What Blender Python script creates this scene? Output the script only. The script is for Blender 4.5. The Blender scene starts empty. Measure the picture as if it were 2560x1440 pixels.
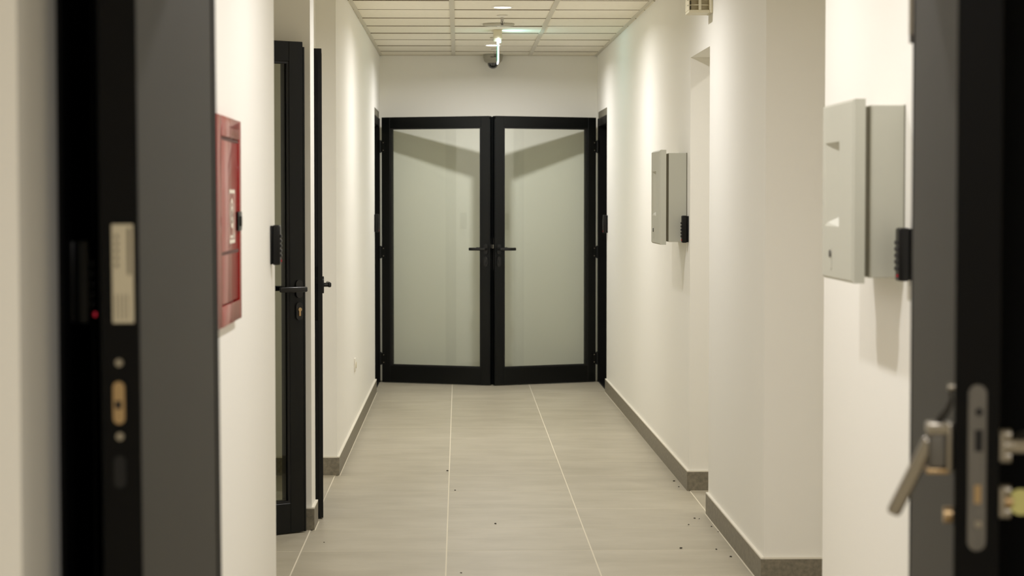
import bpy, bmesh, math, random
from mathutils import Vector, Matrix

random.seed(7)
S = bpy.context.scene
C = S.collection

# ------------------------------------------------------------------ camera, world, exposure
FPX = 5350.0                      # focal length in pixels of the 2560 px wide frame
CAM_Z = 1.457
cam_d = bpy.data.cameras.new('camera')
cam_d.sensor_width = 36.0
cam_d.lens = FPX / 2560.0 * 36.0
cam_d.clip_start = 0.05
cam_d.clip_end = 100
cam_d.dof.use_dof = True
cam_d.dof.focus_distance = 11.0
cam_d.dof.aperture_fstop = 4.8
cam = bpy.data.objects.new('camera', cam_d)
cam.location = (0, 0, CAM_Z)
cam.rotation_euler = (math.radians(90) - math.atan(223 / FPX), 0, -math.atan(133 / FPX))
C.objects.link(cam)
S.camera = cam

w = bpy.data.worlds.new('world')
S.world = w
w.use_nodes = True
w.node_tree.nodes['Background'].inputs[0].default_value = (0.8, 0.85, 1, 1)
w.node_tree.nodes['Background'].inputs[1].default_value = 0.05

S.view_settings.view_transform = 'Standard'
S.view_settings.look = 'None'
S.view_settings.gamma = 1
S.view_settings.use_curve_mapping = False
S.view_settings.exposure = 0.0
S.cycles.use_denoising = True
S.cycles.max_bounces = 18
S.cycles.diffuse_bounces = 16
S.cycles.transparent_max_bounces = 12
S.cycles.caustics_reflective = False
S.cycles.caustics_refractive = False
S.cycles.sample_clamp_indirect = 10

LAMP_W = 19.6                     # power of one corridor downlight
LAMP_COL = (1.0, 0.967, 0.95)
ROOM_COL = (1.0, 0.95, 0.86)

# ------------------------------------------------------------------ materials
def srgb(r, g, b):
    f = lambda c: (c / 255 / 12.92) if c / 255 <= 0.04045 else ((c / 255 + 0.055) / 1.055) ** 2.4
    return (f(r), f(g), f(b), 1)

def mat(name, col, rough=0.5, metal=0.0, spec=0.5, noise=None, bump=None, coat=0.0):
    """noise = (scale xyz, amount, detail), bump = (scale, strength)"""
    m = bpy.data.materials.new(name)
    m.use_nodes = True
    nt = m.node_tree
    b = nt.nodes['Principled BSDF']
    b.inputs['Base Color'].default_value = col
    b.inputs['Roughness'].default_value = rough
    b.inputs['Metallic'].default_value = metal
    b.inputs['Specular IOR Level'].default_value = spec
    if coat:
        b.inputs['Coat Weight'].default_value = coat
        b.inputs['Coat Roughness'].default_value = 0.06
    tc = nt.nodes.new('ShaderNodeTexCoord')
    if noise:
        sc, amt, det = noise
        mp = nt.nodes.new('ShaderNodeMapping')
        mp.inputs['Scale'].default_value = sc
        nt.links.new(tc.outputs['Object'], mp.inputs['Vector'])
        n = nt.nodes.new('ShaderNodeTexNoise')
        n.inputs['Scale'].default_value = 1
        n.inputs['Detail'].default_value = det
        nt.links.new(mp.outputs[0], n.inputs['Vector'])
        r = nt.nodes.new('ShaderNodeValToRGB')
        r.color_ramp.elements[0].position = 0.3
        r.color_ramp.elements[1].position = 0.7
        r.color_ramp.elements[0].color = tuple(c * (1 - amt) for c in col[:3]) + (1,)
        r.color_ramp.elements[1].color = tuple(min(1, c * (1 + amt)) for c in col[:3]) + (1,)
        nt.links.new(n.outputs['Fac'], r.inputs['Fac'])
        nt.links.new(r.outputs[0], b.inputs['Base Color'])
    if bump:
        n = nt.nodes.new('ShaderNodeTexNoise')
        n.inputs['Scale'].default_value = bump[0]
        n.inputs['Detail'].default_value = 4
        nt.links.new(tc.outputs['Object'], n.inputs['Vector'])
        bp = nt.nodes.new('ShaderNodeBump')
        bp.inputs['Strength'].default_value = bump[1]
        bp.inputs['Distance'].default_value = 0.002
        nt.links.new(n.outputs['Fac'], bp.inputs['Height'])
        nt.links.new(bp.outputs[0], b.inputs['Normal'])
    return m

def emis(name, col, strength):
    m = bpy.data.materials.new(name)
    m.use_nodes = True
    nt = m.node_tree
    nt.nodes.remove(nt.nodes['Principled BSDF'])
    e = nt.nodes.new('ShaderNodeEmission')
    e.inputs[0].default_value = col
    e.inputs[1].default_value = strength
    nt.links.new(e.outputs[0], nt.nodes['Material Output'].inputs[0])
    return m

def glass(name, tint, gloss=1.0):
    m = bpy.data.materials.new(name)
    m.use_nodes = True
    nt = m.node_tree
    nt.nodes.remove(nt.nodes['Principled BSDF'])
    t = nt.nodes.new('ShaderNodeBsdfTransparent')
    t.inputs[0].default_value = tint
    g = nt.nodes.new('ShaderNodeBsdfGlossy')
    g.inputs['Roughness'].default_value = 0.02
    lw = nt.nodes.new('ShaderNodeLayerWeight')      # Schlick reflectance from the facing ratio
    lw.inputs['Blend'].default_value = 0.5
    pw = nt.nodes.new('ShaderNodeMath'); pw.operation = 'POWER'
    pw.inputs[1].default_value = 5
    nt.links.new(lw.outputs['Facing'], pw.inputs[0])
    fr = nt.nodes.new('ShaderNodeMath'); fr.operation = 'MULTIPLY_ADD'
    fr.inputs[1].default_value = 0.96 * gloss
    fr.inputs[2].default_value = 0.04 * gloss
    nt.links.new(pw.outputs[0], fr.inputs[0])
    mx = nt.nodes.new('ShaderNodeMixShader')
    nt.links.new(fr.outputs[0], mx.inputs[0])
    nt.links.new(t.outputs[0], mx.inputs[1])
    nt.links.new(g.outputs[0], mx.inputs[2])
    nt.links.new(mx.outputs[0], nt.nodes['Material Output'].inputs[0])
    return m

def tile_mat():
    m = mat('floor_tile', srgb(170, 163, 147), 0.42, 0, 0.4)
    nt = m.node_tree
    b = nt.nodes['Principled BSDF']
    tc = nt.nodes.new('ShaderNodeTexCoord')
    oi = nt.nodes.new('ShaderNodeObjectInfo')
    add = nt.nodes.new('ShaderNodeVectorMath')
    add.operation = 'ADD'
    mul = nt.nodes.new('ShaderNodeVectorMath')
    mul.operation = 'SCALE'
    mul.inputs[0].default_value = (37, 91, 0)
    nt.links.new(oi.outputs['Random'], mul.inputs['Scale'])
    nt.links.new(tc.outputs['Object'], add.inputs[0])
    nt.links.new(mul.outputs[0], add.inputs[1])
    def nz(scale, det):
        mp = nt.nodes.new('ShaderNodeMapping')
        mp.inputs['Scale'].default_value = scale
        n = nt.nodes.new('ShaderNodeTexNoise')
        n.inputs['Scale'].default_value = 1
        n.inputs['Detail'].default_value = det
        nt.links.new(add.outputs[0], mp.inputs['Vector'])
        nt.links.new(mp.outputs[0], n.inputs['Vector'])
        return n
    n1 = nz((2.6, 4.5, 1), 5)
    n2 = nz((8.0, 24.0, 1), 5)
    a = nt.nodes.new('ShaderNodeMath'); a.operation = 'MULTIPLY_ADD'
    a.inputs[1].default_value = 0.82
    nt.links.new(n1.outputs['Fac'], a.inputs[0])
    c2 = nt.nodes.new('ShaderNodeMath'); c2.operation = 'MULTIPLY'
    c2.inputs[1].default_value = 0.18
    nt.links.new(n2.outputs['Fac'], c2.inputs[0])
    nt.links.new(c2.outputs[0], a.inputs[2])
    r = nt.nodes.new('ShaderNodeValToRGB')
    r.color_ramp.elements[0].position = 0.32
    r.color_ramp.elements[1].position = 0.68
    r.color_ramp.elements[0].color = srgb(172, 165, 146)
    r.color_ramp.elements[1].color = srgb(190, 183, 165)
    nt.links.new(a.outputs[0], r.inputs['Fac'])
    hv = nt.nodes.new('ShaderNodeHueSaturation')
    v = nt.nodes.new('ShaderNodeMapRange')
    v.inputs['To Min'].default_value = 0.985
    v.inputs['To Max'].default_value = 1.015
    nt.links.new(oi.outputs['Random'], v.inputs['Value'])
    nt.links.new(v.outputs[0], hv.inputs['Value'])
    nt.links.new(r.outputs[0], hv.inputs['Color'])
    nt.links.new(hv.outputs[0], b.inputs['Base Color'])
    return m

M = {
    'wall': mat('wall_paint', srgb(244, 243, 238), 0.6, 0, 0.3, bump=(90, 0.05)),
    'grout': mat('grout', srgb(226, 219, 200), 0.9),
    'tile': tile_mat(),
    'base': mat('baseboard_stone', srgb(127, 121, 107), 0.5, 0, 0.35, noise=((60, 60, 60), 0.22, 6)),
    'caulk': mat('white_caulk', srgb(232, 228, 216), 0.6),
    'panel': mat('ceiling_panel', srgb(236, 231, 216), 0.85, noise=((30, 30, 30), 0.03, 3)),
    'panel_edge': mat('shaded_panel_edge', srgb(140, 128, 106), 0.9),  # shadow lines between ceiling panels, painted into the edge colour
    'grid': mat('ceiling_grid', srgb(206, 201, 186), 0.5),
    'shadowgap': mat('ceiling_void', srgb(120, 115, 100), 0.9),
    'black': mat('black_aluminium', srgb(11, 13, 13), 0.36, 0, 0.28),
    'blackedge': mat('black_profile', srgb(6, 6, 6), 0.5, 0, 0.15),
    'gasket': mat('rubber_gasket', srgb(7, 7, 8), 0.7),
    'greydoor': mat('grey_door_sheet', srgb(48, 46, 41), 0.55, 0, 0.27, noise=((5, 5, 2), 0.03, 2)),
    'glass': glass('clear_glass', (0.972, 0.985, 0.955, 1)),
    'glass2': glass('tinted_glass', (0.80, 0.81, 0.765, 1)),
    'handle': mat('black_handle', srgb(14, 14, 14), 0.28, 0, 0.5),
    'steel': mat('brushed_steel', srgb(176, 170, 160), 0.34, 1.0),
    'darksteel': mat('dull_steel', srgb(120, 118, 115), 0.45, 0.7, noise=((40, 40, 8), 0.15, 3)),
    'brass': mat('brass', srgb(196, 168, 128), 0.35, 0.9),
    'filler': mat('grey_filler', srgb(120, 117, 104), 0.8),
    'cab': mat('grey_cabinet_paint', srgb(190, 190, 178), 0.42, 0, 0.4),
    'cabgap': mat('cabinet_gap', srgb(128, 124, 110), 0.8),
    'red': mat('red_gloss_paint', srgb(150, 14, 12), 0.2, 0, 0.35, bump=(9, 0.22), coat=0.3),
    'redline': mat('red_groove', srgb(70, 8, 8), 0.5),
    'white': mat('white_print', srgb(228, 220, 205), 0.5),
    'plastic': mat('black_plastic', srgb(7, 7, 7), 0.35, 0, 0.3),
    'key': mat('keypad_button', srgb(30, 30, 31), 0.45),
    'led': emis('red_led', (1, 0.05, 0.08, 1), 0.35),
    'cream': mat('cream_plastic', srgb(214, 207, 182), 0.45),
    'dome': mat('smoked_dome', srgb(8, 8, 9), 0.06, 0, 0.6, coat=1.0),
    'camgrey': mat('camera_grey', srgb(165, 162, 150), 0.5),
    'camtext': mat('camera_print', srgb(95, 92, 84), 0.6),
    'lamp': emis('lamp_diffuser', (1.0, 0.96, 0.88, 1), 9.0),
    'lampring': mat('lamp_ring', srgb(236, 233, 224), 0.4),
    'signlight': emis('sign_edge_light', (0.86, 0.95, 1.0, 1), 7.0),
    'signgreen': emis('sign_face', (0.1, 0.85, 0.45, 1), 1.0),
    'ledgreen': emis('green_led', (0.45, 1.0, 0.8, 1), 4.0),
    'paper': mat('paper_label', srgb(205, 196, 172), 0.6),
    'ink': mat('label_ink', srgb(120, 112, 96), 0.7),
    'speckle': mat('debris', srgb(52, 46, 38), 0.9),
    'detector': mat('detector_plastic', srgb(186, 182, 166), 0.5),
    'yellow': mat('yellow_key_tag', srgb(200, 196, 125), 0.5),
    'cord': mat('dark_cord', srgb(40, 36, 30), 0.6),
}

# ------------------------------------------------------------------ helpers
def box(bm, x0, x1, y0, y1, z0, z1, bev=0.0, seg=1):
    n0 = set(bm.verts)
    r = bmesh.ops.create_cube(bm, size=1)
    for v in r['verts']:
        v.co = Vector(((x0 + x1) / 2 + v.co.x * (x1 - x0), (y0 + y1) / 2 + v.co.y * (y1 - y0), (z0 + z1) / 2 + v.co.z * (z1 - z0)))
    if bev:
        es = list({e for v in r['verts'] for e in v.link_edges})
        bmesh.ops.bevel(bm, geom=es, offset=bev, segments=seg, affect='EDGES', profile=0.5)
    return bm

def BX(*a, **k):
    return box(bmesh.new(), *a, **k)

def plan(bm, pts, z0, z1):
    """vertical prism over a plan polygon (counter-clockwise)"""
    lo = [bm.verts.new((x, y, z0)) for x, y in pts]
    hi = [bm.verts.new((x, y, z1)) for x, y in pts]
    n = len(pts)
    bm.faces.new(hi)
    bm.faces.new(lo[::-1])
    for i in range(n):
        bm.faces.new((lo[i], lo[(i + 1) % n], hi[(i + 1) % n], hi[i]))
    bmesh.ops.recalc_face_normals(bm, faces=bm.faces)
    return bm

def prof(bm, pts, a0, a1, axis='y'):
    """extrude a 2-D outline along an axis. axis y: pts=(x,z); axis x: pts=(y,z)"""
    f = (lambda p, a: (p[0], a, p[1])) if axis == 'y' else (lambda p, a: (a, p[0], p[1]))
    A = [bm.verts.new(f(p, a0)) for p in pts]
    B = [bm.verts.new(f(p, a1)) for p in pts]
    n = len(pts)
    bm.faces.new(A); bm.faces.new(B[::-1])
    for i in range(n):
        bm.faces.new((A[i], B[i], B[(i + 1) % n], A[(i + 1) % n]))
    bmesh.ops.recalc_face_normals(bm, faces=bm.faces)
    return bm

def cyl(bm, c, r, d, axis='z', n=20, r2=None):
    """cylinder centred at c, length d along axis"""
    res = bmesh.ops.create_cone(bm, cap_ends=True, segments=n, radius1=r, radius2=r if r2 is None else r2, depth=d)
    R = {'z': Matrix(), 'x': Matrix.Rotation(math.pi / 2, 4, 'Y'), 'y': Matrix.Rotation(-math.pi / 2, 4, 'X')}[axis]
    for v in res['verts']:
        v.co = R @ v.co + Vector(c)
    return bm

def stadium(bm, cy, cz, wy, hz, x0, x1, n=8, axis='x'):
    """rounded-end plate, long in z; extruded along x (outline in y,z) or along y (outline in x,z)"""
    r = wy / 2
    pts = []
    for i in range(n + 1):
        a = math.pi * i / n
        pts.append((cy + r * math.cos(a), cz + hz / 2 - r + r * math.sin(a)))
    for i in range(n + 1):
        a = math.pi + math.pi * i / n
        pts.append((cy + r * math.cos(a), cz - hz / 2 + r + r * math.sin(a)))
    return prof(bm, pts, x0, x1, axis)

def lathe(bm, pts, c, n=28):
    """revolve (r,z) profile about z at c"""
    rings = []
    for r, z in pts:
        if r < 1e-6:
            rings.append([bm.verts.new((c[0], c[1], c[2] + z))])
        else:
            rings.append([bm.verts.new((c[0] + r * math.cos(2 * math.pi * i / n), c[1] + r * math.sin(2 * math.pi * i / n), c[2] + z)) for i in range(n)])
    for A, B in zip(rings, rings[1:]):
        for i in range(n):
            j = (i + 1) % n
            if len(A) == 1 and len(B) == 1:
                continue
            if len(A) == 1:
                bm.faces.new((A[0], B[j], B[i]))
            elif len(B) == 1:
                bm.faces.new((A[i], A[j], B[0]))
            else:
                bm.faces.new((A[i], A[j], B[j], B[i]))
    bmesh.ops.recalc_face_normals(bm, faces=bm.faces)
    return bm

def tube(bm, pts, r, n=8):
    """round bar along a polyline"""
    rings = []
    P = [Vector(p) for p in pts]
    for i, p in enumerate(P):
        d = (P[min(i + 1, len(P) - 1)] - P[max(i - 1, 0)]).normalized()
        u = d.cross(Vector((0, 0, 1)))
        if u.length < 1e-3:
            u = d.cross(Vector((1, 0, 0)))
        u.normalize()
        v = d.cross(u)
        rr = r[i] if isinstance(r, (list, tuple)) else r
        rings.append([bm.verts.new(p + rr * (math.cos(2 * math.pi * k / n) * u + math.sin(2 * math.pi * k / n) * v)) for k in range(n)])
    for A, B in zip(rings, rings[1:]):
        for k in range(n):
            bm.faces.new((A[k], A[(k + 1) % n], B[(k + 1) % n], B[k]))
    bm.faces.new(rings[0][::-1]); bm.faces.new(rings[-1])
    bmesh.ops.recalc_face_normals(bm, faces=bm.faces)
    return bm

def obj(name, bm, m, parent=None, smooth=False, label=None, loc=None):
    me = bpy.data.meshes.new(name)
    bm.to_mesh(me)
    bm.free()
    me.materials.append(M[m] if isinstance(m, str) else m)
    if smooth:
        for p in me.polygons:
            p.use_smooth = True
        try:
            me.set_sharp_from_angle(angle=math.radians(40))
        except Exception:
            pass
    o = bpy.data.objects.new(name, me)
    C.objects.link(o)
    if parent:
        o.parent = parent
    if loc:
        o.location = loc
    if label:
        o['label'] = label
    return o

def tag(o, label, cat, group=None, kind=None):
    o['label'] = label
    o['category'] = cat
    if group:
        o['group'] = group
    if kind:
        o['kind'] = kind
    return o

def thing(name, label, cat, loc=(0, 0, 0), rz=0.0, group=None, kind=None):
    e = bpy.data.objects.new(name, None)
    e.empty_display_size = 0.1
    C.objects.link(e)
    e.location = loc
    e.rotation_euler = (0, 0, rz)
    return tag(e, label, cat, group, kind)

def copy_tree(o, parent=None):
    c = o.copy()
    C.objects.link(c)
    c.parent = parent
    for ch in list(o.children):
        copy_tree(ch, c)
    return c

def struct(name, bm, m, label, cat, parent=None):
    o = obj(name, bm, m, parent)
    return tag(o, label, cat, kind='structure') if parent is None else o

def light(name, kind, loc, power, col, size=0.1, rot=(0, 0, 0), parent=None, spread=None, shape='DISK', size_y=None):
    l = bpy.data.lights.new(name, kind)
    l.energy = power
    l.color = col
    if kind == 'AREA':
        l.shape = shape
        l.size = size
        if size_y:
            l.size_y = size_y
        if spread:
            l.spread = math.radians(spread)
    o = bpy.data.objects.new(name, l)
    o.location = loc
    o.rotation_euler = rot
    C.objects.link(o)
    if parent:
        o.parent = parent
    return o

# ------------------------------------------------------------------ the shell
HC = 2.60                                  # ceiling height
TOP = 2.85
XL, XR = -0.640, 1.153                     # corridor wall planes (near parts)
XL2, XR2 = -0.629, 1.108                   # the same planes at the end wall
YB = 17.15                                 # end wall
YO0, YO1 = 16.10, 17.04                    # opposite door openings at the end
def lx(y): return -0.642 + (XL2 + 0.642) * (y - 11.25) / (YB - 11.25)
def rx(y): return 1.150 + (XR2 - 1.150) * (y - 10.62) / (YB - 10.62)

struct('wall_left_near', BX(-2.2, XL, 3.13, 7.46, 0, TOP), 'wall', 'white wall with the red fire cabinet mounted on it', 'wall')
struct('wall_left_alcove', BX(-2.2, -1.47, 7.46, 9.39, 0, TOP), 'wall', 'white side wall at the back of the left alcove', 'wall')
wp = struct('wall_left_partition', BX(-0.70, -0.648, 9.39, 9.63, 0, TOP), 'wall', 'slim white wall end between the two black left doors', 'wall')
obj('lintel', BX(-1.47, -0.70, 9.39, 9.63, 2.06, TOP), 'wall', wp)
obj('partition_end', BX(-2.2, -1.47, 9.39, 9.63, 0, TOP), 'wall', wp)
struct('wall_left_recess', BX(-2.2, -1.5, 9.63, 11.25, 0, TOP), 'wall', 'white wall inside the second left recess', 'wall')
struct('wall_left_nib', BX(-0.84, -0.745, 10.66, 11.25, 0, TOP), 'wall', 'short white wall nib carrying the edge-on black door', 'wall')
struct('wall_left_far', plan(bmesh.new(), [(-2.2, 11.25), (lx(11.25), 11.25), (lx(YO0), YO0), (-2.2, YO0)], 0, TOP), 'wall', 'long white left wall with a socket, running to the end doors', 'wall')
wl = struct('wall_left_end', plan(bmesh.new(), [(-2.2, YO1), (lx(YO1), YO1), (lx(YB), YB), (-2.2, YB)], 0, TOP), 'wall', 'narrow strip of white wall in the far left corner', 'wall')
obj('lintel', plan(bmesh.new(), [(-0.85, YO0), (lx(YO0), YO0), (lx(YO1), YO1), (-0.85, YO1)], 2.145, TOP), 'wall', wl)
obj('room_lining', BX(-2.2, -1.7, YO0, YO1, 0, TOP), 'wall', wl)
struct('wall_back', BX(-2.2, 2.9, YB, YB + 0.2, 0, TOP), 'wall', 'end wall of the corridor behind the pair of glass doors', 'wall')
struct('wall_right_far', plan(bmesh.new(), [(2.9, 10.62), (2.9, YO0), (rx(YO0), YO0), (rx(10.62), 10.62)], 0, TOP), 'wall', 'long white right wall with the smaller grey cabinet', 'wall')
wr = struct('wall_right_end', plan(bmesh.new(), [(2.9, YO1), (2.9, YB), (rx(YB), YB), (rx(YO1), YO1)], 0, TOP), 'wall', 'narrow strip of white wall in the far right corner', 'wall')
obj('lintel', plan(bmesh.new(), [(1.33, YO0), (1.33, YO1), (rx(YO1), YO1), (rx(YO0), YO0)], 2.145, TOP), 'wall', wr)
obj('room_lining', BX(2.2, 2.9, YO0, YO1, 0, TOP), 'wall', wr)
wq = struct('wall_right_pillar', BX(XR, 1.353, 8.03, 9.83, 0, TOP), 'wall', 'white wall pillar in front of the right doorway', 'wall')
obj('lintel', plan(bmesh.new(), [(1.353, 9.83), (1.353, 10.62), (rx(10.62), 10.62), (XR, 9.83)], 2.157, TOP), 'wall', wq)
obj('partition', BX(1.353, 2.9, 8.03, 8.18, 0, TOP), 'wall', wq)
struct('wall_right_room', BX(2.7, 2.9, 8.18, 10.62, 0, TOP), 'wall', 'wall of the lit room inside the right doorway', 'wall')
struct('wall_right_alcove', BX(2.7, 2.9, 6.74, 8.03, 0, TOP), 'wall', 'white wall at the back of the right alcove', 'wall')
struct('wall_right_near', BX(1.155, 2.9, 3.13, 6.74, 0, TOP), 'wall', 'white wall with the larger grey cabinet at the right', 'wall')
struct('wall_front_lintel', BX(XL, 1.155, 4.05, 4.15, 2.19, TOP), 'wall', 'wall piece over the near double door', 'wall')
wk = struct('wall_lobby', BX(-2.4, 3.1, -1.7, -1.5, 0, TOP), 'wall', 'lobby walls around the camera position', 'wall')
obj('lobby_side', BX(-2.4, -2.2, -1.5, 3.13, 0, TOP), 'wall', wk)
obj('lobby_side', BX(2.9, 3.1, -1.5, 3.13, 0, TOP), 'wall', wk)

# floor: grout bed with every tile of the corridor laid on it
floor = struct('floor', BX(-2.4, 3.1, -1.7, YB + 0.2, -0.1, -0.0002), 'grout', 'floor of large grey-beige stone-look tiles with pale joints', 'floor')
GX = [-1.858, -1.256, -0.654, -0.052, 0.550, 1.152, 1.754, 2.356]
TY0, TS, GW = 9.414, 0.600, 0.0052
tile_bm = BX(-0.301 + GW / 2, 0.301 - GW / 2, -TS / 2 + GW / 2, TS / 2 - GW / 2, -0.01, 0)
first = obj('tile', tile_bm, 'tile', floor)
placed = False
for k in range(-18, 13):
    y = TY0 + TS * (k + 0.5)
    for gx in GX[:-1]:
        x = gx + 0.301
        if y < 7.2 and (x < -0.7 or x > 1.2): continue
        t = first if not placed else first.copy()
        if placed: C.objects.link(t); t.parent = floor
        placed = True
        t.location = (x, y, random.uniform(-0.0001, 0.0001))

# baseboards: dark stone strips with a white bead of caulk on top
BH, BT = 0.095, 0.012
def baseboard(name, label, segs):
    """segs: lists of plan quads; the first is the object's own mesh"""
    root = None
    for q in segs:
        o = obj(name if root is None else 'baseboard_piece', plan(bmesh.new(), q, 0.0, BH), 'base', root)
        if root is None:
            root = tag(o, label, 'baseboard', kind='structure')
        cxm = sum(p[0] for p in q) / 4; cym = sum(p[1] for p in q) / 4
        obj('caulk_bead', plan(bmesh.new(), [(cxm + (p[0] - cxm) * 0.999, cym + (p[1] - cym) * 0.999) for p in q], BH, BH + 0.006), 'caulk', root if o is root else o)
        j = 0.0045
        obj('floor_joint', plan(bmesh.new(), [(p[0] + math.copysign(j, p[0] - cxm), p[1] + math.copysign(j, p[1] - cym)) for p in q], 0.0, 0.0012), 'grout', root if o is root else o)
    return root
baseboard('baseboard_left_far', 'dark stone baseboard along the far left wall', [
    [(lx(11.25), 11.25 - BT), (lx(11.25) + BT, 11.25 - BT), (lx(YO0) + BT, YO0), (lx(YO0), YO0)],
    [(-1.5, 11.25 - BT), (lx(11.25), 11.25 - BT), (lx(11.25), 11.25), (-1.5, 11.25)]])
baseboard('baseboard_left_partition', 'small stone baseboard at the foot of the slim left wall end', [
    [(-0.648, 9.39 - BT), (-0.648 + BT, 9.39 - BT), (-0.648 + BT, 9.63), (-0.648, 9.63)],
    [(-0.70, 9.39 - BT), (-0.648, 9.39 - BT), (-0.648, 9.39), (-0.70, 9.39)]])
baseboard('baseboard_left_near', 'stone baseboard under the red fire cabinet wall', [
    [(XL, 4.2), (XL + BT, 4.2), (XL + BT, 7.46), (XL, 7.46)]])
baseboard('baseboard_right_far', 'long stone baseboard along the far right wall', [
    [(rx(10.62) - BT, 10.62 - BT), (rx(10.62), 10.62 - BT), (rx(YO0), YO0), (rx(YO0) - BT, YO0)],
    [(rx(10.62), 10.62 - BT), (2.7, 10.62 - BT), (2.7, 10.62), (rx(10.62), 10.62)]])
baseboard('baseboard_right_pillar', 'stone baseboard wrapping the white right pillar', [
    [(XR - BT, 8.03 - BT), (XR, 8.03 - BT), (XR, 9.83), (XR - BT, 9.83)],
    [(XR, 8.03 - BT), (2.7, 8.03 - BT), (2.7, 8.03), (XR, 8.03)]])
baseboard('baseboard_right_near', 'stone baseboard below the larger grey cabinet', [
    [(1.155 - BT, 4.2), (1.155, 4.2), (1.155, 6.74), (1.155 - BT, 6.74)]])

# ceiling: slab, two broad runners, wall angles and every lay-in panel
ceil = struct('ceiling', BX(-2.4, 3.1, -1.7, YB + 0.2, HC + 0.03, HC + 0.25), 'shadowgap', 'suspended ceiling of pale panels between two broad runners', 'ceiling')
RUN = [(-0.040, 0.030), (0.570, 0.030)]
PY = 16.72
PL = 0.614
for x, wd in RUN:
    obj('runner', BX(x - wd / 2, x + wd / 2, 3.07, YB, HC - 0.003, HC + 0.03), 'grid', ceil)
obj('wall_angle', plan(bmesh.new(), [(XL, 3.07), (XL + 0.022, 3.07), (XL2 + 0.022, YB), (XL2, YB)], HC - 0.002, HC + 0.03), 'grid', ceil)
obj('wall_angle', plan(bmesh.new(), [(XR - 0.022, 3.07), (XR, 3.07), (XR2, YB), (XR2 - 0.022, YB)], HC - 0.002, HC + 0.03), 'grid', ceil)
obj('wall_angle', BX(XL2, XR2, YB - 0.018, YB, HC - 0.002, HC + 0.03), 'grid', ceil)
cols = [(-0.66, -0.054), (-0.026, 0.556), (0.584, 1.17)]
gapw = 0.006
pan = []
for a, b in cols:
    po = obj('ceiling_panel', BX(a - (a + b) / 2, b - (a + b) / 2, -PL / 2 + gapw / 2, PL / 2 - gapw / 2, 0, 0.015), 'panel', ceil)
    po.data.materials.append(M['panel_edge'])
    for p in po.data.polygons:
        if abs(p.normal.z) < 0.5: p.material_index = 1
    pan.append(po)
used = [False] * 3
for k in range(-22, 2):
    y = PY + PL * (k + 0.5)
    if y < 3.1: continue
    for i, (a, b) in enumerate(cols):
        o = pan[i] if not used[i] else pan[i].copy()
        if used[i]: C.objects.link(o); o.parent = ceil
        used[i] = True
        o.location = ((a + b) / 2, y, HC + random.uniform(0.001, 0.003))
        o.rotation_euler = (random.uniform(0.004, 0.0095), random.uniform(-0.0012, 0.0012), 0)
for nm, q in (('alcove_ceiling', (-2.4, -0.66, -1.7, YB + 0.2)), ('alcove_ceiling', (1.17, 3.1, -1.7, YB + 0.2)), ('lobby_ceiling', (-0.66, 1.17, -1.7, 3.07))):
    obj(nm, BX(q[0], q[1], q[2], q[3], HC, HC + 0.03), 'panel', ceil)

# ------------------------------------------------------------------ ceiling downlights (each carries its own light)
def downlight(x, y, label, power=LAMP_W, col=LAMP_COL, group=None):
    t = thing('ceiling_downlight', label, 'downlight', (x, y, HC), group=group)
    obj('trim_ring', lathe(bmesh.new(), [(0.052, 0.003), (0.052, -0.006), (0.062, -0.007), (0.068, -0.001), (0.068, 0.003)], (0, 0, 0)), 'lampring', t, True)
    obj('diffuser', lathe(bmesh.new(), [(0, -0.004), (0.052, -0.004), (0.052, 0.0), (0, 0.0)], (0, 0, 0)), 'lamp', t, True)
    light('downlight_bulb', 'AREA', (0, 0, -0.010), power, col, 0.095, parent=t, spread=166)
    return t
downlight(0.262, 12.80, 'round glowing ceiling downlight nearest the camera in view')
downlight(0.255, 15.95, 'round glowing ceiling downlight just in front of the dome camera')
downlight(0.262, 9.64, 'ceiling downlight above the right doorway and black left doors', group='downlights above the frame')
downlight(0.262, 6.48, 'ceiling downlight above the red fire cabinet', LAMP_W * 0.85, group='downlights above the frame')
downlight(0.262, 4.95, 'ceiling downlight just inside the near double door', LAMP_W * 0.88, group='downlights above the frame')
downlight(0.262, 1.3, 'ceiling downlight in the lobby by the near double door', LAMP_W * 1.6, group='downlights above the frame')
downlight(1.90, 9.70, 'downlight in the bright room inside the right doorway', LAMP_W * 0.30, ROOM_COL)

# ------------------------------------------------------------------ doors
def lever(root, x, z, side, t, L=0.125, neck=0.050, sgn=-1, name='lever_handle', m='handle'):
    """lever on face side (+1/-1 along local y), bar running in x direction sgn"""
    y0 = side * t / 2
    o = obj(name, stadium(bmesh.new(), x, z, 0.034, 0.078, min(y0, y0 + side * 0.008), max(y0, y0 + side * 0.008), axis='y'), m, root, True)
    b = bmesh.new()
    cyl(b, (x, y0 + side * (neck / 2 + 0.002), z), 0.0095, neck, 'y', 14)
    obj('neck', b, m, o, True)
    yb = y0 + side * neck
    b = bmesh.new()
    x2 = x + sgn * L
    box(b, min(x - sgn * 0.012, x2), max(x - sgn * 0.012, x2), yb - 0.008, yb + 0.008, z - 0.0115, z + 0.0115, bev=0.006, seg=3)
    obj('grip', b, m, o, True)
    return o

def keyhole(root, x, z, side, t, m='brass'):
    y0 = side * t / 2
    o = obj('cylinder_escutcheon', stadium(bmesh.new(), x, z, 0.033, 0.078, min(y0, y0 + side * 0.008), max(y0, y0 + side * 0.008), axis='y'), 'handle', root, True)
    y1 = y0 + side * 0.008
    b = bmesh.new()
    cyl(b, (x, y1 + side * 0.002, z + 0.008), 0.0085, 0.006, 'y', 16)
    box(b, x - 0.005, x + 0.005, min(y1, y1 + side * 0.004), max(y1, y1 + side * 0.004), z - 0.021, z + 0.006, bev=0.003, seg=2)
    obj('lock_cylinder', b, m, o, True)
    return o

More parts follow.
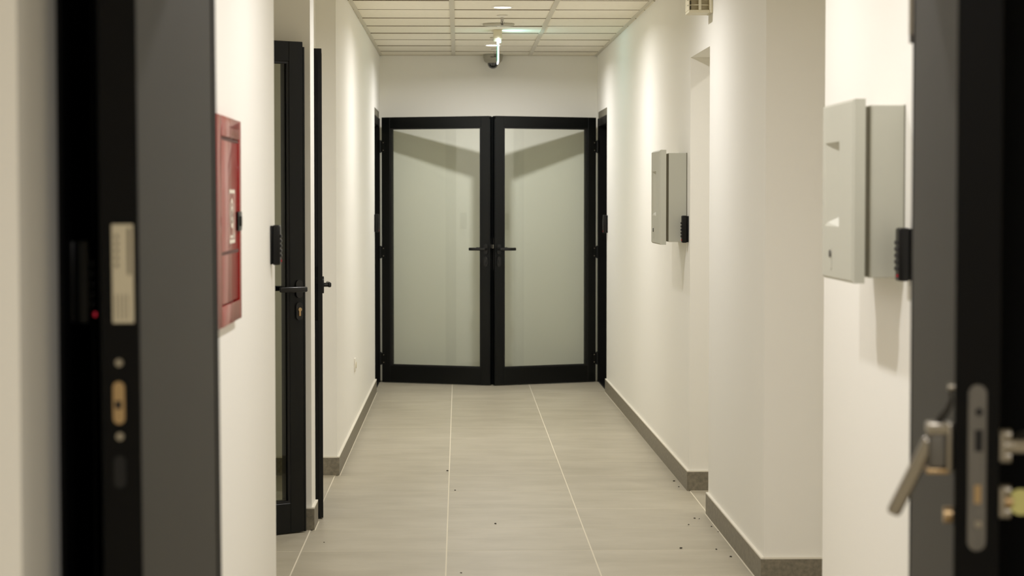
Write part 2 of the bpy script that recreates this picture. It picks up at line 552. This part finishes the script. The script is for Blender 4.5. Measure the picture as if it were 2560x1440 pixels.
def glazed_door(name, label, hinge, rz, wd, h, mirror=1, gl='glass', levers=((1,), (-1,)), neck=0.05, face=-1, th=0.058, plain=False):
    """leaf with local x from hinge to lock. face: local y side that looks at the camera"""
    z0 = 0.005
    r = thing(name, label, 'door', (hinge[0], hinge[1], 0), rz, kind='structure')
    st, tr, br = 0.070, 0.086, 0.130
    t = th
    obj('hinge_stile', BX(0, st, -t / 2, t / 2, z0, z0 + h, bev=0.002), 'black', r)
    ls = obj('lock_stile', BX(wd - st, wd, -t / 2, t / 2, z0, z0 + h, bev=0.002), 'black', r)
    obj('top_rail', BX(st, wd - st, -t / 2, t / 2, z0 + h - tr, z0 + h, bev=0.002), 'black', r)
    obj('bottom_rail', BX(st, wd - st, -t / 2, t / 2, z0, z0 + br, bev=0.002), 'black', r)
    # rebate flange on the face that looks at the camera, slightly shorter than the leaf
    yf = face * t / 2
    fl = bmesh.new()
    box(fl, wd, wd + 0.008, min(yf, yf - face * 0.02), max(yf, yf - face * 0.02), z0, z0 + h - 0.022)
    obj('rebate_flange', fl, 'black', r)
    for s in (-1, 1):
        b = bmesh.new()
        y0, y1 = sorted((face * 0.012 + s * 0.005, s * 0.026))
        for a in ((st, st + 0.010, z0 + br, z0 + h - tr), (wd - st - 0.010, wd - st, z0 + br, z0 + h - tr),
                  (st + 0.010, wd - st - 0.010, z0 + br, z0 + br + 0.010), (st + 0.010, wd - st - 0.010, z0 + h - tr - 0.010, z0 + h - tr)):
            box(b, a[0], a[1], y0, y1, a[2], a[3])
        obj('glazing_bead', b, 'gasket', r)
    obj('glass_pane', BX(st + 0.002, wd - st - 0.002, face * 0.012 - 0.004, face * 0.012 + 0.004, z0 + br + 0.002, z0 + h - tr - 0.002), gl, r)
    for s in (-1, 1):
        lever(r, wd - 0.026, 1.066, s, t, neck=neck)
        if not plain: keyhole(r, wd - 0.026, 0.969, s, t, 'brass' if gl == 'glass2' else 'key')
    fp = bmesh.new()
    box(fp, wd - 0.001, wd + 0.003, -0.010, 0.010, 0.905, 1.15, bev=0.0008)
    f = obj('lock_faceplate', fp, 'blackedge' if plain else 'darksteel', r)
    obj('latch_bolt', BX(wd + 0.003, wd + 0.013, -0.007, 0.007, 1.07, 1.10, bev=0.002), 'blackedge' if plain else 'steel', f)
    for z in (0.19, 1.035, 1.87):
        b = bmesh.new()
        cyl(b, (-0.012, face * (t / 2 + 0.004), z), 0.011, 0.10, 'z', 14)
        box(b, -0.012, 0.03, *sorted((face * t / 2, face * (t / 2 + 0.006))), z - 0.045, z + 0.045)
        hg = obj('hinge', b, 'black', r, True)
        sc = bmesh.new()
        for dz in (-0.03, 0.03):
            cyl(sc, (0.018, face * (t / 2 + 0.007), z + dz), 0.004, 0.004, 'y', 10)
        obj('hinge_screw', sc, 'steel', hg, True)
    return r

def leaf_pose(hx, hy, lx_, ly_):
    return math.atan2(ly_ - hy, lx_ - hx), math.hypot(lx_ - hx, ly_ - hy)

# far pair: hinged on opposite side openings, free edges meeting in the corridor
a, wdt = leaf_pose(-0.600, 17.005, 0.247, 16.675)
d1 = glazed_door('door_1', 'left leaf of the pair of black framed glass doors ahead', (-0.600, 17.005), a, wdt, 2.095, face=-1)
obj('astragal', BX(wdt - 0.005, wdt + 0.034, 0.029, 0.037, 0.005, 2.095), 'black', d1)
a, wdt = leaf_pose(1.078, 17.005, 0.275, 16.655)
glazed_door('door_2', 'right leaf of the pair of black framed glass doors ahead', (1.078, 17.005), a, wdt, 2.095, face=1)
# leaf in the left alcove, resting by the slim wall end
ang1 = math.atan2(0.59, 0.81)
glazed_door('door_3', 'black glazed door with lever handle and brass cylinder, by the left alcove', (-0.690 - 0.93 * 0.81, 9.345 - 0.93 * 0.59), ang1, 0.93, 2.131, gl='glass2', face=-1)
# leaf seen on its edge
a, wdt = leaf_pose(-0.765, 10.63, -0.648, 9.72)
glazed_door('door_4', 'black door seen edge-on just behind the slim left wall end', (-0.765, 10.63), a, wdt, 2.131, neck=0.034, face=1, plain=True)

# black frames and grey filler strips of the two opposite openings
def side_frame(name, label, X, sgn, ya, yb):
    """X(y) wall plane, sgn = direction into the wall"""
    r = thing(name, label, 'door frame', (X((ya + yb) / 2), (ya + yb) / 2, 0), kind='structure')
    cx, cy = r.location.x, r.location.y
    def q(o0, o1, y0, y1, z0, z1):
        P = [(X(y0) + sgn * o0 - cx, y0 - cy), (X(y0) + sgn * o1 - cx, y0 - cy), (X(y1) + sgn * o1 - cx, y1 - cy), (X(y1) + sgn * o0 - cx, y1 - cy)]
        return plan(bmesh.new(), P, z0, z1)
    obj('near_jamb', q(0.002, 0.075, ya, ya + 0.05, 0, 2.092), 'blackedge', r)
    obj('far_jamb', q(-0.004, 0.14, yb - 0.055, yb, 0, 2.092), 'blackedge', r)
    obj('header', q(0.002, 0.14, ya, yb, 2.030, 2.092), 'blackedge', r)
    obj('threshold', q(0.002, 0.14, ya + 0.05, yb - 0.055, 0, 0.012), 'blackedge', r)
    obj('filler_strip', q(0.003, 0.14, ya, yb, 2.092, 2.144), 'filler', r, label='grey unpainted strip above the frame')
    for z in (0.19, 1.035, 1.87):
        b = bmesh.new()
        yy = yb - 0.035 - cy
        xx = X(yb) - sgn * 0.006 - cx
        box(b, xx - 0.005, xx + 0.005, yy - 0.03, yy + 0.03, z - 0.05, z + 0.05)
        hl = obj('hinge_leaf', b, 'black', r)
        s = bmesh.new()
        for dz in (-0.03, 0.03):
            cyl(s, (xx - sgn * 0.006, yy - 0.012, z + dz), 0.004, 0.004, 'x', 10)
        obj('hinge_screw', s, 'steel', hl, True)
    return r
side_frame('door_frame_left_end', 'black frame in the left wall opening beside the end doors', lx, -1, YO0, YO1)
side_frame('door_frame_right_end', 'black frame in the right wall opening beside the end doors', rx, 1, YO0, YO1)
obj_f = thing('door_frame_alcove', 'black hinge post of the glazed left alcove door', 'door frame', (-1.455, 8.79, 0), kind='structure')
obj('post', BX(-0.014, 0.014, -0.03, 0.03, 0, 2.14, bev=0.002), 'blackedge', obj_f)
obj('hinge_leaf', BX(0.014, 0.02, -0.02, 0.02, 1.0, 1.1), 'black', obj_f)
obj_f = thing('door_frame_nib', 'black hinge post of the edge-on left door', 'door frame', (-0.79, 10.645, 0), kind='structure')
obj('post', BX(-0.03, 0.02, -0.012, 0.014, 0, 2.14, bev=0.002), 'blackedge', obj_f)
obj('hinge_leaf', BX(0.02, 0.026, -0.010, 0.010, 1.0, 1.1), 'black', obj_f)

# near double door, both leaves swung towards the camera
nf = thing('door_frame_near', 'broad black frame of the near double door', 'door frame', (0.25, 4.1, 0), kind='structure')
obj('left_jamb', BX(XL - 0.25, -0.475 - 0.25, -0.04, 0.04, 0, 2.19, bev=0.003), 'blackedge', nf)
rj = obj('right_jamb', BX(0.915 - 0.25, 1.153 - 0.25, -0.04, 0.04, 0, 2.19, bev=0.003), 'blackedge', nf)
obj('seam', BX(0.985 - 0.25, 0.992 - 0.25, -0.044, -0.04, 0, 2.19), 'black', rj)
obj('header', BX(-0.475 - 0.25, 0.915 - 0.25, -0.04, 0.04, 2.11, 2.19, bev=0.003), 'blackedge', nf)
lj = obj('jamb_lining', BX(XL - 0.25, XL + 0.010 - 0.25, 3.43 - 4.1, -0.04, 0, 2.19, bev=0.003), 'blackedge', nf)
obj('seam', BX(XL + 0.010 - 0.25, XL + 0.013 - 0.25, 3.70 - 4.1, 3.715 - 4.1, 0, 2.19), 'black', lj)

def solid_leaf(name, label, hinge, lock, th, face, he):
    rz, wd = leaf_pose(hinge[0], hinge[1], lock[0], lock[1])
    r = thing(name, label, 'door', (hinge[0], hinge[1], 0), rz, kind='structure')
    h, z0 = 2.085, 0.014
    obj('leaf_core', BX(he, wd - 0.010, -th / 2 + 0.002, th / 2 - 0.002, z0, z0 + h, bev=0.002), 'greydoor', r)
    obj('lock_edge', BX(wd - 0.010, wd, -th / 2, th / 2, z0, z0 + h, bev=0.002), 'blackedge', r)
    obj('hinge_edge', BX(0.0, he, -th / 2, th / 2, z0, z0 + h, bev=0.002), 'blackedge', r)
    return r, wd

# left leaf: local frame x hinge->lock (towards the camera), visible face on +y local? (computed below)
TL = 0.060
L5, w5 = solid_leaf('door_5', 'near left door leaf, grey face and black edge with a pale label', (-0.493, 4.12), (-0.523, 3.30), TL, 1, 0.045)
L5.rotation_euler = (0.006, 0, L5.rotation_euler.z)     # the leaf hangs a touch out of plumb
L5.location.x += 0.0095
e = w5
obj('edge_label', BX(e, e + 0.0012, -0.011, 0.022, 1.266, 1.418, bev=0.0004), 'paper', L5, label='pale paper label on the black door edge')
lab = L5.children[-1]
pb = bmesh.new()
for i in range(5):
    box(pb, e + 0.0012, e + 0.0016, -0.006 + i * 0.0001, -0.001, 1.352 + i * 0.011, 1.358 + i * 0.011)
box(pb, e + 0.0012, e + 0.0016, 0.013, 0.018, 1.34, 1.412)
for i in range(4):
    box(pb, e + 0.0012, e + 0.0016, -0.006 + i * 0.006, -0.0045 + i * 0.006, 1.272, 1.31)
obj('print', pb, 'ink', lab)
b = bmesh.new(); stadium(b, -0.003, 1.143, 0.018, 0.066, e, e + 0.002, axis='x')
sk = obj('latch_opening', b, 'brass', L5, True, label='brass coloured latch opening')
obj('latch_slot', BX(e + 0.002, e + 0.0028, -0.009, 0.001, 1.134, 1.146), 'gasket', sk)
for z in (1.205, 1.091):
    b = bmesh.new(); cyl(b, (e + 0.001, -0.002, z), 0.0062, 0.004, 'x', 16)
    obj('screw', b, 'steel', L5, True)
b = bmesh.new(); stadium(b, -0.003, 1.036, 0.018, 0.05, e, e + 0.0015, axis='x')
obj('bolt_slot', b, 'gasket', L5, True)

TR = 0.067
L6, w6 = solid_leaf('door_6', 'near right door leaf, grey face, black edge and steel lever handle', (0.890, 4.03), (0.782, 3.20), TR, -1, 0.008)
e = w6
b = bmesh.new(); stadium(b, 0.0, 1.051, 0.027, 0.252, e, e + 0.003, axis='x')
fp = obj('lock_faceplate', b, 'darksteel', L6, True, label='long rounded steel lock faceplate')
obj('latch_slot', BX(e + 0.003, e + 0.0036, -0.004, 0.008, 1.076, 1.109, bev=0.0002), 'gasket', fp)
obj('deadbolt_slot', BX(e + 0.003, e + 0.0036, -0.004, 0.006, 0.997, 1.025), 'brass', fp)
for z in (1.136, 0.966):
    b = bmesh.new(); cyl(b, (e + 0.004, 0.002, z), 0.0055, 0.003, 'x', 14)
    obj('faceplate_screw', b, 'gasket' if z > 1.1 else 'steel', fp, True)

# which local side looks to the corridor centre (world -x for the right leaf)?
def lever_near(root, wd, side, th):
    """drooping steel lever on the corridor side"""
    y0 = side * th / 2
    x = wd - 0.032
    b = bmesh.new()
    box(b, x - 0.020, x + 0.020, *sorted((y0, y0 + side * 0.010)), 1.042, 1.117, bev=0.004, seg=2)
    o = obj('lever_handle', b, 'steel', root, True, label='brushed steel lever handle drooping downwards')
    b = bmesh.new()
    box(b, x - 0.014, x + 0.014, *sorted((y0 + side * 0.008, y0 + side * 0.037)), 1.045, 1.113, bev=0.008, seg=3)
    obj('neck', b, 'darksteel', o, True)
    b = bmesh.new()
    box(b, x - 0.018, x + 0.018, *sorted((y0 + side * 0.006, y0 + side * 0.040)), 1.099, 1.117, bev=0.004, seg=2)
    obj('neck_cap', b, 'steel', o, True)
    b = bmesh.new()
    box(b, x - 0.016, x + 0.016, *sorted((y0 + side * 0.004, y0 + side * 0.040)), 1.039, 1.046, bev=0.002, seg=2)
    obj('collar', b, 'brass', o, True)
    # the grip, a flat bar hanging outwards
    p0 = Vector((x, y0 + side * 0.032, 1.092))
    p1 = Vector((x - 0.02, y0 + side * 0.088, 0.971))
    d = (p1 - p0)
    b = bmesh.new()
    box(b, -0.0085, 0.0085, -0.011, 0.011, -d.length, 0, bev=0.007, seg=3)
    g = obj('grip', b, 'steel', o, True)
    q = Vector((0, 0, -1)).rotation_difference(d.normalized())
    g.location = p0
    g.rotation_mode = 'QUATERNION'
    g.rotation_quaternion = q
    b = bmesh.new()
    cyl(b, (x - 0.002, y0 + side * 0.006, 0.974), 0.013, 0.012, 'y', 18)
    obj('lock_cylinder', b, 'brass', root, True)
    b = bmesh.new()
    cyl(b, (x + 0.020, y0 + side * 0.004, 1.172), 0.006, 0.010, 'y', 14)
    hk = obj('hanging_screw', b, 'steel', root, True)
    b = bmesh.new()
    tube(b, [(x + 0.020, y0 + side * 0.006, 1.170), (x + 0.019, y0 + side * 0.004, 1.152), (x + 0.015, y0 + side * 0.009, 1.137), (x + 0.008, y0 + side * 0.018, 1.123), (x + 0.004, y0 + side * 0.022, 1.115)], [0.003, 0.0035, 0.005, 0.006, 0.005], 8)
    obj('key_cord', b, 'cord', hk, True)

def lever_out(root, wd, side, th):
    y0 = side * th / 2
    x = wd - 0.030
    for z, nm in ((1.081, 'rosette'), (0.996, 'cylinder_rosette')):
        b = bmesh.new()
        for dz in (-0.0165, 0.0165):
            cyl(b, (x, y0 + side * 0.010, z + dz), 0.0095, 0.020, 'y', 18)
        box(b, x - 0.012, x + 0.012, *sorted((y0, y0 + side * 0.012)), z - 0.024, z + 0.024, bev=0.003)
        o = obj(nm, b, 'steel', root, True)
        b = bmesh.new()
        if nm == 'rosette':
            tube(b, [(x, y0 + side * 0.01, z), (x, y0 + side * 0.035, z), (x - 0.004, y0 + side * 0.050, z), (x - 0.03, y0 + side * 0.054, z), (x - 0.12, y0 + side * 0.054, z)], 0.0115, 12)
            obj('outer_lever', b, 'steel', o, True)
        else:
            cyl(b, (x, y0 + side * 0.012, z), 0.008, 0.024, 'y', 14)
            obj('cylinder', b, 'brass', o, True)
            b = bmesh.new()
            cyl(b, (x, y0 + side * 0.036, z), 0.020, 0.006, 'x', 20)
            obj('key_bow', b, 'yellow', o, True, label='yellow key head in the lock')
mw = L6.matrix_basis
ny = (Matrix.Rotation(L6.rotation_euler.z, 3, 'Z') @ Vector((0, 1, 0)))
SIDE6 = 1 if ny.x < 0 else -1
lever_near(L6, w6, SIDE6, TR)
lever_out(L6, w6, -SIDE6, TR)
for z in (0.2, 1.826):
    b = bmesh.new()
    cyl(b, (0.004, SIDE6 * (TR / 2 + 0.001), z), 0.007, 0.12, 'z', 14)
    h = obj('hinge', b, 'steel', L6, True)
    b = bmesh.new()
    cyl(b, (0.004, SIDE6 * (TR / 2 + 0.001), z - 0.068), 0.006, 0.016, 'z', 14)
    obj('hinge_cap', b, 'darksteel', h, True)
for z in (0.2, 1.05, 1.9):
    b = bmesh.new()
    cyl(b, (-0.008, 0.0, z), 0.010, 0.12, 'z', 14)
    obj('hinge', b, 'blackedge', L5, True)

# ------------------------------------------------------------------ keypad readers (local: back on the wall, facing local +x)
def keypad(name, label, loc, facing, depth=0.034):
    r = thing(name, label, 'keypad', loc, group='black keypad readers by the doors')
    s = facing
    obj('back_plate', BX(*sorted((0, s * 0.008)), -0.024, 0.024, -0.066, 0.066, bev=0.003, seg=2), 'plastic', r, True)
    hb = obj('housing', BX(*sorted((s * 0.008, s * depth)), -0.025, 0.025, -0.068, 0.068, bev=0.006, seg=3), 'plastic', r, True)
    for i in range(5):
        for j in range(3):
            z = 0.030 - i * 0.0165
            y = (j - 1) * 0.0145
            obj('button', BX(*sorted((s * (depth - 0.001), s * (depth + 0.0035))), y - 0.005, y + 0.005, z - 0.0052, z + 0.0052, bev=0.0015), 'key', r)
    b = bmesh.new(); cyl(b, (s * (depth + 0.0008), 0.012 if s > 0 else -0.012, -0.054), 0.0035, 0.004, 'x', 12)
    obj('status_light', b, 'led', r, True, label='small red indicator light')
    return r
keypad('keypad_reader', 'black keypad on the left wall end, left of the glazed door lever', (XL, 7.30, 1.300), 1)
keypad('keypad_reader', 'black keypad just below the smaller grey cabinet on the right wall', (rx(10.70), 10.70, 1.305), -1)
keypad('keypad_reader', 'black keypad at the lower corner of the larger grey cabinet', (1.155, 5.44, 1.315), -1, 0.036)
keypad('keypad_reader', 'black keypad in the dark gap left of the near left door', (XL + 0.010, 3.50, 1.322), 1)
keypad('keypad_reader', 'tiny far keypad beside the left leaf of the end doors', (lx(16.03), 16.03, 1.275), 1)
keypad('keypad_reader', 'tiny far keypad beside the right leaf of the end doors', (rx(16.03), 16.03, 1.268), -1)

# ------------------------------------------------------------------ grey wall cabinets (on the right wall, facing -x)
def cabinet(label, wallx, y0, z0):
    """wall at wallx, near end y0, bottom z0"""
    r = thing('wall_cabinet', label, 'cabinet', (wallx, y0, z0), group='grey wall cabinets on the right')
    L, H = 0.425, 0.447
    obj('body', BX(-0.092, 0, 0, L, 0, H, bev=0.002), 'cab', r)
    obj('rear_edge', BX(-0.003, 0.0, -0.0015, L + 0.0015, -0.001, H + 0.001), 'cabgap', r)
    obj('shadow_gap', BX(-0.106, -0.092, 0.006, L - 0.006, 0.006, H - 0.006), 'cabgap', r)
    # cover: a frame of thick profile with a pocket handle let into it
    X0, X1 = -0.140, -0.106
    Y0, Y1, Z0, Z1 = -0.014, L + 0.014, -0.014, H + 0.016
    py0, py1, pz0, pz1 = 0.175, 0.395, 0.130, 0.358
    c = bmesh.new()
    # outline with chamfered front edges
    def ring(x, d):
        return [(x, Y0 + d, Z0 + d), (x, Y1 - d, Z0 + d), (x, Y1 - d, Z1 - d), (x, Y0 + d, Z1 - d)]
    def rect(x, a, b_, c_, d_):
        return [(x, a, c_), (x, b_, c_), (x, b_, d_), (x, a, d_)]
    back = [c.verts.new(p) for p in ring(X1, 0)]
    side = [c.verts.new(p) for p in ring(X0 + 0.007, 0)]
    front = [c.verts.new(p) for p in ring(X0, 0.007)]
    mouth = [c.verts.new(p) for p in rect(X0, py0, py1, pz0, pz1)]
    # the pocket: deep at the near end, shelving out to nothing at the far end and bottom
    deep = [c.verts.new(p) for p in [(X0 + 0.031, py0 + 0.004, pz0 + 0.040), (X0 + 0.005, py1 - 0.012, pz0 + 0.010), (X0 + 0.005, py1 - 0.012, pz1 - 0.006), (X0 + 0.031, py0 + 0.004, pz1 - 0.036)]]
    for A, B in ((back, side), (side, front), (front, mouth), (mouth, deep)):
        for i in range(4):
            j = (i + 1) % 4
            c.faces.new((A[i], A[j], B[j], B[i]))
    c.faces.new(deep)
    c.faces.new(back[::-1])
    bmesh.ops.recalc_face_normals(c, faces=c.faces)
    cv = obj('cover', c, 'cab', r)
    obj('window_slot', BX(X0 + 0.020, X0 + 0.0275, py0 + 0.003, py0 + 0.028, pz1 - 0.165, pz1 - 0.040), 'cabgap', cv)
    b = bmesh.new(); stadium(b, 0.295, 0.045, 0.030, 0.070, X0 - 0.001, X0 + 0.003, axis='x')
    lk = obj('lock_plate', b, 'cab', r, True)
    b = bmesh.new(); cyl(b, (X0 - 0.002, 0.295, 0.056), 0.010, 0.006, 'x', 14)
    obj('lock_core', b, 'darksteel', lk, True)
    return r
cabinet('larger looking grey cabinet with pocket handle, nearest on the right wall', 1.155, 5.520, 1.252)
cabinet('smaller looking grey cabinet on the far right wall, beside the doorway', rx(10.92), 10.755, 1.240)

# ------------------------------------------------------------------ fire cabinet on the near left wall
r = thing('fire_hose_cabinet', 'red glossy fire cabinet with white pictogram on the left wall', 'fire cabinet', (XL, 5.525, 1.117))
Wc, Hc_, D = 0.60, 0.56, 0.020
b = bmesh.new()
for a in ((0, 0.10, 0, Hc_), (Wc - 0.045, Wc, 0, Hc_), (0.10, Wc - 0.045, 0, 0.055), (0.10, Wc - 0.045, Hc_ - 0.055, Hc_)):
    box(b, 0, D, a[0], a[1], a[2], a[3], bev=0.003, seg=2)
obj('frame', b, 'red', r, True)
dr = obj('door_panel', BX(0, D - 0.004, 0.103, Wc - 0.048, 0.058, Hc_ - 0.060, bev=0.003, seg=2), 'red', r, True)
obj('top_gap', BX(D - 0.006, D - 0.003, 0.105, Wc - 0.048, Hc_ - 0.064, Hc_ - 0.057), 'redline', r)
obj('fold_line', BX(D - 0.005, D - 0.0035, 0.105, Wc - 0.05, 0.190, 0.199), 'redline', dr)
X0, X1 = D - 0.004, D - 0.0032
pc = bmesh.new()
y0, y1, z0, z1 = 0.310, 0.460, 0.218, 0.365
f = 0.010
for a in ((y0, y1, z0, z0 + f), (y0, y1, z1 - f, z1), (y0, y0 + f * 0.5, z0, z1), (y1 - f * 0.5, y1, z0, z1)):
    box(pc, X0, X1, *a)
for i in range(18):        # hose reel ring
    a0, a1 = 2 * math.pi * i / 18, 2 * math.pi * (i + 1) / 18
    cy, cz = 0.378, 0.300
    for ra, rb in ((0.030, 0.042), (0.012, 0.022)):
        vs = [pc.verts.new((X1, cy + rr * math.cos(t), cz + rr * math.sin(t))) for rr, t in ((ra, a0), (rb, a0), (rb, a1), (ra, a1))]
        pc.faces.new(vs)
box(pc, X0, X1, 0.410, 0.422, 0.238, 0.300)
box(pc, X0, X1, 0.405, 0.440, 0.232, 0.246)
box(pc, X0, X1, 0.342, 0.416, 0.232, 0.240)
bmesh.ops.recalc_face_normals(pc, faces=pc.faces)
obj('pictogram', pc, 'white', dr, label='white hose reel pictogram in a square outline')
lt = obj('latch', BX(D - 0.004, D + 0.003, 0.500, 0.592, 0.250, 0.304, bev=0.003, seg=2), 'plastic', r, True, label='black turning latch')
obj('latch_knob', BX(D + 0.003, D + 0.008, 0.525, 0.55, 0.262, 0.292, bev=0.002), 'plastic', lt, True)

# ------------------------------------------------------------------ socket on the far left wall
r = thing('wall_socket', 'white wall socket plate low on the far left wall', 'socket', (lx(13.05), 13.05, 0.445))
obj('plate', BX(0, 0.009, -0.041, 0.041, -0.041, 0.041, bev=0.003, seg=2), 'lampring', r, True)
b = bmesh.new()
lathe(b, [(0.020, 0.0), (0.020, 0.004), (0.017, 0.004), (0.015, 0.001), (0, 0.001)], (0, 0, 0), 20)
o = obj('socket_well', b, 'cream', r, True)
o.rotation_euler = (0, math.pi / 2, 0); o.location = (0.009, 0, 0)

# ------------------------------------------------------------------ siren / speaker on the right wall over the doorway
r = thing('wall_sounder', 'cream plastic sounder with louvred side high on the right wall', 'sounder', (XR - 0.001, 9.72, 2.300))
obj('back_plate', BX(-0.012, 0, -0.005, 0.150, 0.0, 0.17, bev=0.002), 'cream', r)
obj('bottom_tray', BX(-0.109, -0.012, 0.0, 0.145, 0.0, 0.013, bev=0.003, seg=2), 'cream', r)
obj('core', BX(-0.095, -0.012, 0.030, 0.130, 0.013, 0.16), 'cream', r)
obj('centre_rib', BX(-0.064, -0.052, 0.0, 0.030, 0.013, 0.165), 'cream', r)
for s in (-0.109, -0.016):
    obj('side_rib', BX(s, s + 0.004, 0.0, 0.145, 0.013, 0.165), 'cream', r)
for i in range(1, 7):
    b = bmesh.new()
    n = 8
    top, bot = [], []
    for k in range(n + 1):
        u = k / n
        x = -0.109 + 0.097 * u
        yb = 0.012 - 0.012 * math.sin(math.pi * u)
        top.append((x, yb))
    P = top + [(-0.012, 0.05), (-0.109, 0.05)]
    plan(b, P, 0.013 + i * 0.024 - 0.0035, 0.013 + i * 0.024)
    obj('louvre', b, 'cream', r)

# ------------------------------------------------------------------ things on the ceiling
def ring_thing(name, label, cat, x, y, parts, group=None):
    t = thing(name, label, cat, (x, y, HC), group=group)
    for nm, pr, m in parts:
        obj(nm, lathe(bmesh.new(), pr, (0, 0, 0)), m, t, True)
    return t
def sprinkler(label, x, y):
    t = ring_thing('fire_sprinkler', label, 'sprinkler', x, y, [
        ('escutcheon', [(0.034, 0.0), (0.034, -0.003), (0.018, -0.010), (0.010, -0.012), (0.0, -0.012)], 'lampring'),
        ('stem', [(0.009, -0.010), (0.009, -0.030), (0.006, -0.034), (0.0, -0.034)], 'steel'),
        ('deflector', [(0.0, -0.062), (0.013, -0.062), (0.015, -0.060), (0.0, -0.059)], 'steel')], 'ceiling sprinklers')
    b = bmesh.new()
    for s in (-1, 1):
        tube(b, [(s * 0.006, 0, -0.032), (s * 0.011, 0, -0.044), (s * 0.004, 0, -0.060)], 0.002, 6)
    obj('frame_arms', b, 'darksteel', t, True)
    b = bmesh.new(); cyl(b, (0, 0, -0.046), 0.0028, 0.026, 'z', 8)
    obj('bulb', b, 'gasket', t, True)
sprinkler('small pendent sprinkler between the near downlight and the flat disc', 0.272, 13.42)
sprinkler('small pendent sprinkler just in front of the dome camera', 0.280, 16.45)
ring_thing('ceiling_disc', 'flat round grey disc on the ceiling before the glowing sign', 'detector', 0.262, 14.08, [
    ('disc', [(0.104, 0.0), (0.104, -0.005), (0.098, -0.010), (0.030, -0.013), (0.0, -0.013)], 'detector'),
    ('centre_light', [(0.009, -0.012), (0.009, -0.016), (0.0, -0.016)], 'lampring')])
ring_thing('ceiling_sensor', 'tiny round ceiling sensor left of the glowing sign', 'sensor', 0.243, 15.22, [
    ('body', [(0.020, 0.0), (0.020, -0.006), (0.016, -0.008), (0.0, -0.008)], 'detector')])

# edge-lit emergency sign seen along its plate
t = thing('emergency_sign', 'edge-lit hanging emergency sign seen from its glowing edge', 'exit sign', (0.268, 14.62, HC))
obj('housing', BX(-0.030, 0.026, -0.12, 0.16, -0.062, 0.0, bev=0.004, seg=2), 'cream', t, True)
pl = obj('light_plate', BX(-0.004, 0.004, -0.13, 0.17, -0.218, -0.060, bev=0.001), 'signlight', t)
obj('sign_face', BX(0.004, 0.0048, -0.11, 0.15, -0.205, -0.085), 'signgreen', pl)
obj('sign_face', BX(-0.0048, -0.004, -0.11, 0.15, -0.205, -0.085), 'signgreen', pl)
obj('indicator', BX(0.006, 0.018, -0.128, -0.12, -0.092, -0.072, bev=0.002), 'ledgreen', t)
light('sign_light', 'AREA', (0.030, 0.02, -0.050), 1.1, (0.42, 0.95, 1.0), 0.20, rot=(0, math.radians(-96), 0), parent=t, shape='RECTANGLE', size_y=0.02)

# dome camera at the end wall
t = thing('dome_camera', 'grey dome security camera with black globe by the end wall', 'security camera', (0.272, 17.04, HC))
obj('base', lathe(bmesh.new(), [(0.0, 0.0), (0.078, 0.0), (0.078, -0.022), (0.070, -0.050), (0.058, -0.063), (0.0, -0.063)], (0, 0, 0)), 'camgrey', t, True)
obj('dome', lathe(bmesh.new(), [(0.043, -0.060), (0.042, -0.076), (0.037, -0.092), (0.027, -0.104), (0.014, -0.111), (0.0, -0.113)], (0, 0, 0)), 'dome', t, True, label='smoked black globe')
obj('collar', lathe(bmesh.new(), [(0.049, -0.062), (0.049, -0.067), (0.042, -0.067)], (0, 0, 0)), 'camgrey', t, True)
obj('print', BX(-0.020, 0.020, -0.0792, -0.0775, -0.026, -0.020), 'camtext', t)

# ------------------------------------------------------------------ crumbs of debris on the tiles
spots = [(1728, 1226), (1700, 1222), (1712, 1214), (1688, 1208), (1740, 1302), (1785, 1309), (1783, 1323), (1752, 1303), (1706, 1378),
         (1795, 1381), (1832, 1400), (1725, 1318), (1800, 1336), (1118, 1180), (1137, 1229), (1238, 1314), (1152, 1438), (808, 1359)]
cr = None
for i, (px, py) in enumerate(spots):
    d = FPX * CAM_Z / (py - 497)
    x = (px - 1147) / FPX * d
    s = (0.0055, 0.004, 0.003, 0.006, 0.0045)[i % 5]
    if cr is None:
        b = bmesh.new()
        bmesh.ops.create_icosphere(b, subdivisions=1, radius=1)
        for v in b.verts:
            v.co = v.co * random.uniform(0.7, 1.15)
            v.co.z *= 0.6
        cr = o = obj('debris_crumb', b, 'speckle')
    else:
        o = cr.copy(); C.objects.link(o)
    o.location = (x, d, s * 0.5)
    o.scale = (s, s * 1.3, s)
    o.rotation_euler = (0, 0, random.uniform(0, 6))
    tag(o, 'tiny dark crumb of debris lying on the floor tiles', 'crumb', 'crumbs on the floor')
